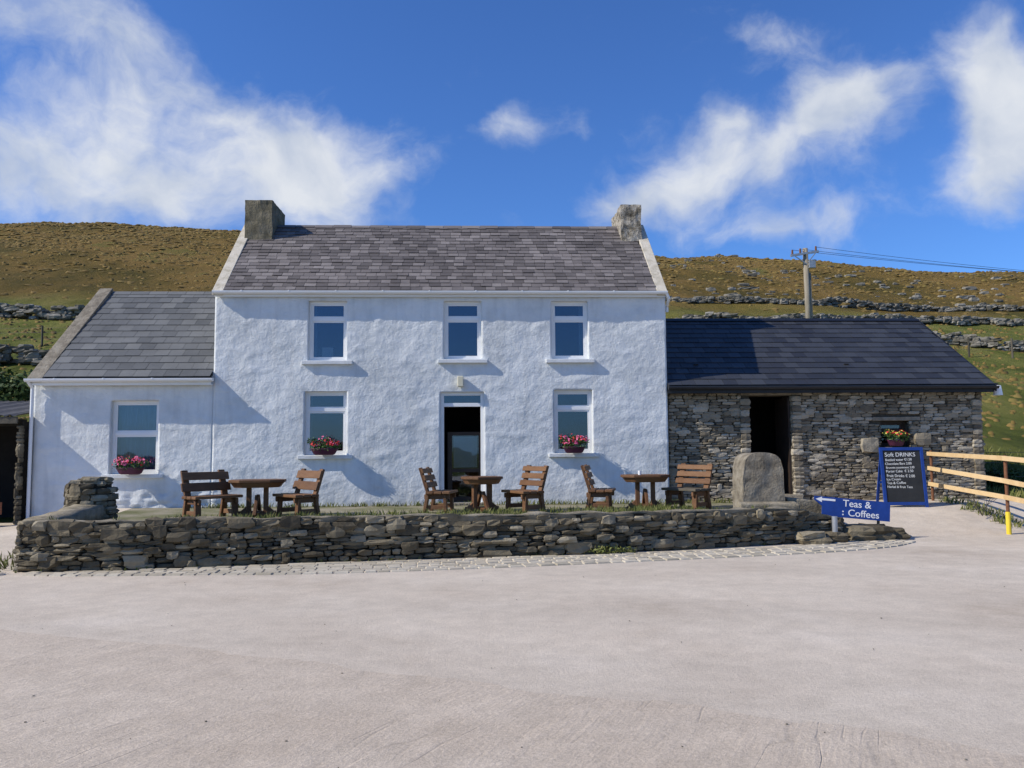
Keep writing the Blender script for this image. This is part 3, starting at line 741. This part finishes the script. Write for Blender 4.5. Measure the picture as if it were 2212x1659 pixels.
wl_=empty('wall_lamp'); mb=MB(); mb.cyl((11.36,17.95,2.95),(11.72,17.95,2.98),.015);mb.cyl((11.72,17.95,2.98),(11.72,17.95,2.9),.02); mb.box(11.36,11.39,17.9,18.0,2.88,3.02);mb.build('bracket',M['black'],wl_)
mb=MB(); mb.cyl((11.72,17.95,2.94),(11.72,17.95,2.72),.07,.10,16); mb.build('shade',M['white'],wl_)

# ------------------------------------------------------------------ shed far left
sh=empty('stone_shed')
mb=MB(); mb.box(-14,-13.7,17.6,21,-.1,2.3);mb.box(-14,-9.40,20.7,21,-.1,2.3);mb.box(-9.46,-9.40,17.62,21,-.1,2.25);mb.box(-13.7,-9.46,17.65,17.9,2.16,2.3)
mb.build('walls',M['mortar_w'],sh)
mb=MB(); f5,_=path_fn([(-9.48,17.55),(-9.43,17.55),(-9.38,17.55)]); courses(mb,f5,.10,0,2.2,hr=(.06,.12),wr=(.14,.3),depth=.16,prot=.01)
f6,_=path_fn([(-14,17.55),(-13.8,17.55),(-13.6,17.55)]); courses(mb,f6,.4,0,2.2,hr=(.06,.12),wr=(.14,.3),depth=.16,prot=.03)
mb.build('facing_stones',M['stone_w'],sh)
mb=MB(); mb.box(-13.7,-9.47,19.6,19.7,-.1,2.3); mb.build('interior_partition',M['dark'],sh)  # dark sheet, its colour carries the shade inside the shed opening
mb=MB(); n=90
for i in range(n+1):
    x=lerp(-14.2,-9.38,i/n); z=.022*math.sin(i*1.9); mb.v+=[(x,17.40,2.36+z),(x,21.2,2.88+z)]
mb.f=[(2*i,2*i+2,2*i+3,2*i+1) for i in range(n)]; mb.build('corrugated_roof',M['shed_roof'],sh,recalc=False)
mb=MB(); mb.beam((-14.1,17.45,2.27),(-9.42,17.45,2.27),.06,.14);mb.build('eave_board',M['wood_d'],sh)
tr=empty('flower_trough'); mb=MB(); mb.box(-10.4,-9.6,17.1,17.35,.35,.60); mb.box(-10.3,-10.22,17.15,17.3,.05,.35); mb.box(-9.78,-9.7,17.15,17.3,.05,.35); mb.build('box',M['terra'],tr,bevel=.01)
mb=MB(); leaves(mb,(-10.0,17.2,.72),(.4,.16,.15),350,.03);mb.build('foliage',M['leaf'],tr,recalc=False)
mb=MB(); flowers(mb,(-10.0,17.2,.74),(.38,.17,.16),60,.035);mb.build('petals',M['red'],tr,recalc=False)

flower_pot(-7.17,17.60,1.13,.76,[('pink',1),('red',.3)],110)
flower_pot(-3.17,17.60,1.50,.74,[('red',.9),('pink',.5)],80)
flower_pot(2.12,17.60,1.50,.62,[('pink',1),('red',.4)],70)
flower_pot(9.3,17.88,1.60,.5,[('yel',.5),('red',.3)],60)

# ------------------------------------------------------------------ gate pillars
pl=empty('stone_pillar'); mb=MB()
ang=[(-6.32+.36*math.cos(a),14.0+.36*math.sin(a)) for a in [math.radians(200+360*i/16) for i in range(17)]]
pf,pll=path_fn(ang); courses(mb,pf,pll,.0,1.08,hr=(.06,.11),wr=(.13,.28),depth=.2,prot=.03,big=.1)
for i in range(14): mb.stone((-6.32+U(-.22,.22),14+U(-.22,.22),1.1+U(-.02,.05)),Vector((1,0,0)),Vector((0,1,0)),U(.2,.35),.25,.09)
mb.build('stones',M['stone_w'],pl)
mb=MB(); mb.cyl((-6.32,14,0),(-6.32,14,1.08),.30,n=20); mb.build('core',M['mortar_w'],pl)
pr=empty('rendered_pillar')
bm=bmesh.new(); w=.365; cx=5.13; nxp,nzp,nyp=16,26,8
def topz(u): return 1.50-.30*(1-(1-abs(u)**3.2)**.5)
def pp(u,v,t):
    x=cx+u*w*(1+.06*(1-v)); z=topz(u)*v; y=lerp(14.55,15.15,t)
    p=Vector((x,y,z)); k=.022
    return (x+k*noise.noise(p*5),y+k*noise.noise(p*5+Vector((7,0,0))),z+k*noise.noise(p*4+Vector((0,9,0)))*v)
def grid(fn,a,b_):
    V=[[bm.verts.new(fn(i/a,j/b_)) for i in range(a+1)] for j in range(b_+1)]
    for j in range(b_):
        for i in range(a): bm.faces.new((V[j][i],V[j][i+1],V[j+1][i+1],V[j+1][i]))
grid(lambda i,j:pp(i*2-1,j,0),nxp,nzp);grid(lambda i,j:pp(i*2-1,j,1),nxp,nzp);grid(lambda i,j:pp(-1,j,i),nyp,nzp);grid(lambda i,j:pp(1,j,i),nyp,nzp);grid(lambda i,j:pp(i*2-1,1,j),nxp,nyp)
bmesh.ops.remove_doubles(bm,verts=bm.verts,dist=.0005); bmesh.ops.recalc_face_normals(bm,faces=bm.faces)
me=bpy.data.meshes.new('pillar_body');bm.to_mesh(me);bm.free();me.materials.append(M['cement'])
o=bpy.data.objects.new('pillar_body',me);sc.collection.objects.link(o);o.parent=pr
mb=MB(); mb.hexa([(5.56,14.6,0),(6.3,14.6,0),(6.3,15.05,0),(5.56,15.05,0),(5.56,14.6,.70),(6.25,14.6,.62),(6.25,15.05,.62),(5.56,15.05,.70)])
mb.hexa([(4.6,14.3,0),(5.7,14.3,0),(5.7,14.54,0),(4.6,14.54,0),(4.62,14.3,.62),(5.68,14.3,.60),(5.68,14.54,.64),(4.62,14.54,.64)])
mb.build('side_step',M['walltop'],pr,bevel=.03)

# ------------------------------------------------------------------ furniture
def bench(x,y,rot,w=.95,seatmat='wood',h=.82,z=.42,planks=3):
    root=empty('garden_bench',(x,y,z)); root.rotation_euler=(0,0,rot)
    mb=MB(); hw=w/2
    for s in (-1,1):
        yy=s*(hw-.10)
        mb.beam((.17,yy,0),(.15,yy,.34),.11,.06,up=(1,0,0)); mb.beam((.17,yy,.0),(.23,yy,.02),.10,.05)
        mb.beam((-.24,yy,0),(-.17,yy,.36),.11,.06,up=(1,0,0))
        mb.beam((-.24,yy,.30),(.24,yy,.30),.05,.09)
        mb.beam((-.20,yy,.10),(.16,yy,.10),.045,.08)
        mb.beam((-.16,yy,.33),(-.32,yy,h),.12,.05,up=(1,0,.3))
    mb.build('legs',M['wood'],root,bevel=.008)
    mb=MB()
    for k,xx in enumerate((-.13,.03,.19)):
        mb.beam((xx,-hw,.375+U(-.004,.004)),(xx,hw,.375),.145,.05)
    mb.build('seat',M[seatmat],root,bevel=.01)
    mb=MB()
    pls=((.53,.10),(.665,.10),(.80,.09)) if planks==3 else ((.56,.15),(.76,.14))
    for k,(zz,hh) in enumerate(pls):
        zz=zz*h/.86; t=(zz-.33)/(h-.33); xx=lerp(-.16,-.32,t)+.045
        a=Vector((xx,-hw+U(-.02,.02),zz));b_=Vector((xx,hw+U(-.02,.02),zz+U(-.006,.006)))
        d=Vector((.045/2,0,0)); u=Vector((-.16*hh,0,hh/2))
        mb.hexa([a-u-d,a-u+d,b_-u+d,b_-u-d,a+u-d,a+u+d,b_+u+d,b_+u-d])
    mb.build('backrest',M['wood'],root,bevel=.012)
def table(x,y,w,rot=0,z=.42,h=.66,dp=.7):
    root=empty('garden_table',(x,y,z)); root.rotation_euler=(0,0,rot)
    hw=w/2; hd=dp/2
    oc=[(hw,-hd*.45),(hw,hd*.45),(hw*.55,hd),(-hw*.55,hd),(-hw,hd*.45),(-hw,-hd*.45),(-hw*.55,-hd),(hw*.55,-hd)]
    mb=MB(); n=8
    def ring(zb,zt,s0,s1): mb.add([(a*s0,b_*s0,zb) for a,b_ in oc]+[(a*s1,b_*s1,zt) for a,b_ in oc],[tuple(range(n))[::-1],tuple(range(n,2*n))]+[(i,(i+1)%n,n+(i+1)%n,n+i) for i in range(n)])
    ring(h-.05,h,1,1.0); ring(h-.14,h-.052,.80,.94)
    mb.build('table_top',M['wood'],root,bevel=.008)
    mb=MB()
    for s in (-1,1):
        mb.beam((s*.15,0,.06),(s*.15,0,h-.14),.08,.12)
    mb.beam((-.33,0,.05),(.33,0,.05),.11,.09); mb.beam((0,-.3,.04),(0,.3,.04),.12,.075)
    for s in (-1,1):
        mb.beam((s*.36,0,.0),(s*.14,0,.18),.08,.06); mb.beam((0,s*.33,.02),(0,s*.06,.36),.09,.06,up=(1,0,0))
    mb.build('pedestal',M['wood'],root,bevel=.008)
D=math.radians
bench(-4.66,14.95,D(-42),.92,h=.84,planks=2); table(-3.95,15.3,.98,D(6)); bench(-3.22,15.2,D(180+40),.88,h=.84,planks=2)
bench(-.66,15.85,D(-10),.78,h=.84); table(.13,15.85,.74,D(20)); bench(.92,15.7,D(180+28),.82,h=.86)
bench(2.42,15.95,D(-14),.80,h=.86); table(3.32,16.1,.92,D(-4)); bench(4.12,16.0,D(180+35),.86,'wood_d',h=.86)
cp=MB(); cp.cyl((3.2,16.0,1.08),(3.2,16.0,1.16),.03,.035); cp.build('white_cup',M['white'])

# ------------------------------------------------------------------ signs
def text(body,size,loc,rot,parent,material,name='lettering',align='LEFT',sx=1,bold=.0):
    c=bpy.data.curves.new(name,'FONT'); c.body=body; c.size=size; c.extrude=.0015; c.align_x=align; c.offset=bold
    c.materials.append(material)
    o=bpy.data.objects.new(name,c); sc.collection.objects.link(o); o.parent=parent; o.location=loc; o.rotation_euler=rot; o.scale=(sx,1,1); return o
cb=empty('chalkboard_sign',(8.82,16.65,.33)); cb.rotation_euler=(D(-7),0,D(-3))
W_,Hh=.90,1.25
mb=MB(); f_=.065
mb.box(-W_/2,-W_/2+f_,-.02,.02,0,Hh);mb.box(W_/2-f_,W_/2,-.02,.02,0,Hh);mb.box(-W_/2+f_,W_/2-f_,-.02,.02,Hh-f_,Hh);mb.box(-W_/2+f_,W_/2-f_,-.02,.02,.06,.06+f_)
mb.build('frame',M['blue'],cb,bevel=.005)
mb=MB(); mb.box(-W_/2+f_,W_/2-f_,-.005,.01,.06+f_,Hh-f_); mb.build('board',M['board'],cb)
mb=MB(); mb.beam((-.4,.03,Hh-.1),(-.4,.45,.09),.05,.03,up=(0,1,0));mb.beam((.4,.03,Hh-.1),(.4,.45,.09),.05,.03,up=(0,1,0)); mb.beam((-.4,.25,.55),(.4,.25,.55),.03,.05); mb.build('rear_legs',M['blue'],cb)
lines=[("Soft DRINKS",.118,1.06),("Bottled water €1.50",.072,.965),("Chocolate Bars 2.00",.072,.885),("Brownie assortment 2.00",.062,.81),("Porter Cake  € 2.50",.074,.73),("Fruit Drinks € 2.00",.08,.64),("Ice Cream",.07,.565),("Tea & Coffee",.072,.49),("Herbal & Fruit Teas",.07,.415)]
for t,s,z in lines: text(t,s,(-.355+U(0,.012),-.0085,z),(D(90),D(U(-1.2,1.2)),0),cb,M['chalk'],sx=.92 if len(t)>18 else 1.0)
ts=empty('teas_and_coffees_sign',(6.47,14.10,.53)); ts.rotation_euler=(D(-4),D(5.5),D(-4))
OUT=[(-.62,.10),(-.48,.0),(-.48,-.165),(.68,-.165),(.68,.165),(-.62,.165)]
mb=MB(); mb.add([(x,-.012,z) for x,z in OUT]+[(x,.012,z) for x,z in OUT],[(0,1,2,3,4,5),(11,10,9,8,7,6)]+[(i,(i+1)%6,6+(i+1)%6,6+i) for i in range(6)])
mb.build('panel',M['blue'],ts)
text("Teas &",.165,(-.13,-.0145,.028),(D(90),0,0),ts,M['signwhite'],bold=.001,sx=1.05); text("Coffees",.165,(-.04,-.0145,-.13),(D(90),0,0),ts,M['signwhite'],bold=.001,sx=1.05)
text(":",.15,(-.14,-.0145,-.12),(D(90),0,0),ts,M['signwhite'],bold=.004)
mb=MB(); mb.add([(-.60,-.015,.115),(-.49,-.015,.065),(-.49,-.015,.10),(-.26,-.015,.10),(-.26,-.015,.135),(-.49,-.015,.135),(-.49,-.015,.16)],[(0,1,2,3,4,5,6)]); mb.build('arrow',M['signwhite'],ts)
mb=MB(); mb.beam((-.2,.03,-.5),(-.2,.03,.1),.04,.03);mb.beam((.5,.03,-.45),(.5,.03,.1),.04,.03); mb.build('posts',M['wood_d'],ts)
mb=MB(); mb.cyl((5.98,13.62,0),(5.98,13.62,.44),.045,n=16); mb.cyl((5.98,13.62,0),(5.98,13.62,.02),.09,n=16); mb.build('metal_bollard',M['metal'])

# ------------------------------------------------------------------ railing
rl_=empty('timber_railing'); mb=MB()
A=Vector((9.84,17.6,0));B=Vector((9.42,14.4,0));C=Vector((9.12,12.0,0))
for za,zb in ((1.43,1.37),(1.12,.97),(.78,.68)):
    a=A.copy();a.z=za;b_=B.copy();b_.z=zb;c=C.copy();c.z=zb-(za-zb)*.75-.05
    mb.beam(a,b_,.035,.085);mb.beam(b_+(c-b_)*.002,c,.035,.085)
mb.build('rails',M['rail'],rl_,bevel=.004)
mb=MB(); mb.cyl((9.47,14.4,.30),(9.47,14.4,1.42),.03);mb.cyl((9.17,12.0,.30),(9.17,12.0,1.36),.03);mb.cyl((9.89,17.55,.3),(9.89,17.55,1.5),.03); mb.build('posts',M['rust'],rl_)
mb=MB(); mb.cyl((9.47,14.4,.0),(9.47,14.4,.42),.042);mb.cyl((9.17,12.0,-.0),(9.17,12.0,.42),.042); mb.build('post_sleeves',M['yellow'],rl_)
mb=MB()
def twig(p,d,l,r_,lv):
    q=p+d*l; mb.cyl(p,q,r_,r_*.6,5,False)
    if lv: 
        for k in range(3): twig(q,(d+Vector((U(-.7,.7),U(-.7,.7),U(-.2,.5)))).normalized(),l*.7,r_*.6,lv-1)
for k in range(5): twig(Vector((9.75,15.6,.25)),Vector((U(-.6,.6),U(-.4,.4),1)).normalized(),.22,.008,2)
mb.build('bare_shrub',M['wood_d'])

# ------------------------------------------------------------------ utility pole
up=empty('utility_pole'); zb=H(18.7,45)-.5
mb=MB(); mb.cyl((18.75,45,zb),(18.65,45,12.75),.19,.14,14); mb.cyl((19.0,45.2,zb),(18.95,45.2,11.4),.08,.07,8); mb.build('pole',M['pole'],up,smooth=True)
mb=MB(); mb.beam((17.75,44.85,12.3),(19.35,44.85,12.55),.12,.12);mb.beam((18.0,44.8,12.25),(18.65,44.8,11.8),.05,.05);mb.beam((19.2,44.8,12.5),(18.7,44.8,11.9),.05,.05); mb.box(18.75,19.1,44.7,44.95,11.6,12.0) 
mb.build('crossarm',M['metal'],up)
mb=MB()
for x,z in ((17.85,12.35),(18.3,12.42),(19.2,12.56)): mb.cyl((x,44.85,z+.03),(x,44.85,z+.28),.06,.045)
mb.build('insulators',M['rust'],up)
mb=MB()
for x,z,dy in ((17.85,12.62,0),(18.3,12.68,.3),(19.2,12.8,.6)):
    prev=None
    for i in range(31):
        t=i/30; p=Vector((lerp(x,75,t),lerp(44.85,52+dy*3,t),lerp(z,12.5,t)-6.0*t*(1-t)*.7))
        if prev: mb.cyl(prev,p,.011,n=4,cap=False)
        prev=p
mb.build('power_lines',M['wire'],up)
def fence(name,pts,sp=2.2,h=1.1):
    mb=MB()
    for (x0,y0),(x1,y1) in zip(pts,pts[1:]):
        L_=math.hypot(x1-x0,y1-y0);k=int(L_/sp);pv=None
        for i in range(k+1):
            x=lerp(x0,x1,i/k);y=lerp(y0,y1,i/k);z=H(x,y);mb.cyl((x,y,z-.1),(x+U(-.05,.05),y,z+h),.05,n=6)
            if pv:
                for q in (.4,.75,1.0): mb.cyl(Vector(pv)+Vector((0,0,q)),(x,y,z+q),.008,n=3,cap=False)
            pv=(x,y,z)
    mb.build(name,M['wood_d'])
fence('wire_fence',[(20,44),(38,42)]); fence('wire_fence',[(-30,46),(-20,45)],2.6); fence('wire_fence',[(12.6,20.2),(17.5,19.5)],1.6,1.1)

def bush(c,rad,n,size):
    mb=MB()
    for k in range(9):
        q=(c[0]+U(-.6,.6)*rad[0],c[1]+U(-.5,.5)*rad[1],c[2]+U(-.2,.5)*rad[2]); leaves(mb,q,(rad[0]*.5,rad[1]*.5,rad[2]*.5),n//9,size)
    for k in range(6): mb.cyl((c[0]+U(-.2,.2),c[1],c[2]-rad[2]),(c[0]+U(-.5,.5)*rad[0],c[1]+U(-.3,.3),c[2]+.3*rad[2]),.03,.01,5)
    mb.build('bush',M['bush'],recalc=False)
bush((-12.6,22.5,3.0),(1.7,1.2,1.0),3200,.07); bush((-14.6,24,3.0),(1.6,1.2,1.1),2600,.07); bush((-10.6,24.6,2.6),(1.3,1,1.1),2200,.07)
bush((13.2,20.4,.75),(.8,.6,.4),1400,.05)
mb=MB(); leaves(mb,(2.0,12.55,.06),(.3,.12,.08),260,.025); leaves(mb,(2.35,12.62,.05),(.15,.1,.06),100,.02)
leaves(mb,(-6.5,11.3,.06),(.3,.2,.08),260,.03); mb.build('weeds',M['grass'],recalc=False)

# ------------------------------------------------------------------ world
w=bpy.data.worlds.new('World'); sc.world=w; w.use_nodes=True; nt=w.node_tree;N=nt.nodes;L=nt.links
bg=N['Background']; bg.inputs[1].default_value=.09
sky=N.new('ShaderNodeTexSky'); sky.sky_type='NISHITA'; sky.sun_disc=False
S=Vector((-1,-.25,.80)); el_=math.atan2(S.z,math.hypot(S.x,S.y)); az_=math.atan2(S.x,S.y)
sky.sun_elevation=el_; sky.sun_rotation=az_%(2*math.pi); sky.air_density=1.0; sky.dust_density=.3; sky.ozone_density=2.0
tc=N.new('ShaderNodeTexCoord'); sp=N.new('ShaderNodeSeparateXYZ'); L.new(tc.outputs['Generated'],sp.inputs[0])
az=mth('ARCTAN2',sp.outputs[0],sp.outputs[1]); el=mth('ARCSINE',sp.outputs[2])
cv=N.new('ShaderNodeCombineXYZ'); L.new(az,cv.inputs[0]); L.new(el,cv.inputs[1])
nw=N.new('ShaderNodeTexNoise'); nw.inputs['Scale'].default_value=7; nw.inputs['Detail'].default_value=5; L.new(cv.outputs[0],nw.inputs[0])
wv=N.new('ShaderNodeVectorMath'); wv.operation='SUBTRACT'; L.new(nw.outputs['Color'],wv.inputs[0]); wv.inputs[1].default_value=(.5,.5,.5)
ws=N.new('ShaderNodeVectorMath'); ws.operation='SCALE'; ws.inputs['Scale'].default_value=.11; L.new(wv.outputs[0],ws.inputs[0])
wa=N.new('ShaderNodeVectorMath'); wa.operation='ADD'; L.new(cv.outputs[0],wa.inputs[0]); L.new(ws.outputs[0],wa.inputs[1])
def ae(x,y):
    return (math.atan((x-1024)/1782), .0785+math.atan((829.5-y)/1782)*math.cos(math.atan((x-1106)/1782)))
blobs=[(690,370,140,110,1.0,0),(400,400,180,95,.8,0),(130,430,170,70,.5,0),(220,230,120,95,.66,.5),(480,240,120,60,.42,.5),(90,50,240,70,.55,0),(330,120,160,40,.25,.5),(40,330,90,90,.45,0),(870,370,70,45,.3,0),
(1105,255,66,50,.66,0),(1235,275,90,40,.36,0),
(1880,225,95,68,.95,-.3),(1740,330,110,60,.74,-.5),(1550,350,105,85,.9,-.3),(1590,265,40,45,.5,0),(1390,430,150,45,.62,-.3),(1980,270,50,50,.3,0),
(2210,190,78,120,1.25,0),(2230,330,70,75,.8,0),(1670,70,90,50,.34,.4),(1860,490,220,50,.5,0),(1600,520,150,30,.3,0)]
tot=None
for (x,y,rx,ry,a,tl) in blobs:
    A0,E0=ae(x,y)
    s1=N.new('ShaderNodeVectorMath');s1.operation='SUBTRACT';L.new(wa.outputs[0],s1.inputs[0]);s1.inputs[1].default_value=(A0,E0,0)
    src=s1.outputs[0]
    if tl:
        vr=N.new('ShaderNodeVectorRotate'); vr.rotation_type='Z_AXIS'; L.new(src,vr.inputs[0]); vr.inputs['Angle'].default_value=tl; src=vr.outputs[0]
    s2=N.new('ShaderNodeVectorMath');s2.operation='MULTIPLY';L.new(src,s2.inputs[0]);s2.inputs[1].default_value=(1782/rx,1782/ry,0)
    s3=N.new('ShaderNodeVectorMath');s3.operation='DOT_PRODUCT';L.new(s2.outputs[0],s3.inputs[0]);L.new(s2.outputs[0],s3.inputs[1])
    e=mth('MULTIPLY',mth('POWER',2.718,mth('MULTIPLY',s3.outputs['Value'],-.8)),a)
    tot=e if tot is None else mth('ADD',tot,e)
n1=N.new('ShaderNodeTexNoise'); n1.inputs['Scale'].default_value=8; n1.inputs['Detail'].default_value=8; n1.inputs['Roughness'].default_value=.6
mpc=N.new('ShaderNodeMapping'); mpc.inputs['Scale'].default_value=(1,1.3,1); L.new(wa.outputs[0],mpc.inputs[0]); L.new(mpc.outputs[0],n1.inputs[0])
dens=mth('ADD',tot,mth('MULTIPLY',mth('SUBTRACT',n1.outputs['Fac'],.5),1.8))
mr=N.new('ShaderNodeMapRange'); mr.interpolation_type='SMOOTHSTEP'; mr.inputs[1].default_value=.15; mr.inputs[2].default_value=1.12; L.new(dens,mr.inputs[0])
n2=N.new('ShaderNodeTexNoise'); n2.inputs['Scale'].default_value=11; n2.inputs['Detail'].default_value=5
off=N.new('ShaderNodeVectorMath'); off.operation='ADD'; off.inputs[1].default_value=(.03,-.04,.2); L.new(wa.outputs[0],off.inputs[0]); L.new(off.outputs[0],n2.inputs[0])
cc=ramp(n2.outputs['Fac'],[(.35,(.60,.67,.80)),(.62,(.88,.91,.95))])
cs=N.new('ShaderNodeVectorMath'); cs.operation='SCALE'; cs.inputs['Scale'].default_value=10.0; L.new(cc,cs.inputs[0])
tint=N.new('ShaderNodeVectorMath'); tint.operation='MULTIPLY'; tint.inputs[1].default_value=(.60,1.02,1.74); L.new(sky.outputs[0],tint.inputs[0])
mxw=N.new('ShaderNodeMix'); mxw.data_type='RGBA'; L.new(mth('MULTIPLY',mr.outputs[0],.93),mxw.inputs[0]); L.new(tint.outputs[0],mxw.inputs[6]); L.new(cs.outputs[0],mxw.inputs[7])
L.new(mxw.outputs[2],bg.inputs[0])

sun=bpy.data.lights.new('sun','SUN'); sun.energy=4.9; sun.angle=math.radians(.5); sun.color=(1,.925,.81)
so=bpy.data.objects.new('sun',sun); sc.collection.objects.link(so); so.rotation_euler=S.to_track_quat('Z','Y').to_euler()

# ------------------------------------------------------------------ camera
yaw=math.radians(2.6);p=math.radians(4.5);ro=0.0075
fv=Vector((math.sin(yaw)*math.cos(p),math.cos(yaw)*math.cos(p),math.sin(p)))
rv=Vector((math.cos(yaw),-math.sin(yaw),0));uv=rv.cross(fv)
r2=rv*math.cos(ro)-uv*math.sin(ro);u2=uv*math.cos(ro)+rv*math.sin(ro)
cam=bpy.data.cameras.new('camera'); cam.lens=29.0; cam.sensor_width=36; cam.clip_end=2000
co=bpy.data.objects.new('camera',cam); sc.collection.objects.link(co)
mt=Matrix((r2,u2,-fv)).transposed().to_4x4(); mt.translation=(0,0,1.6); co.matrix_world=mt
sc.camera=co
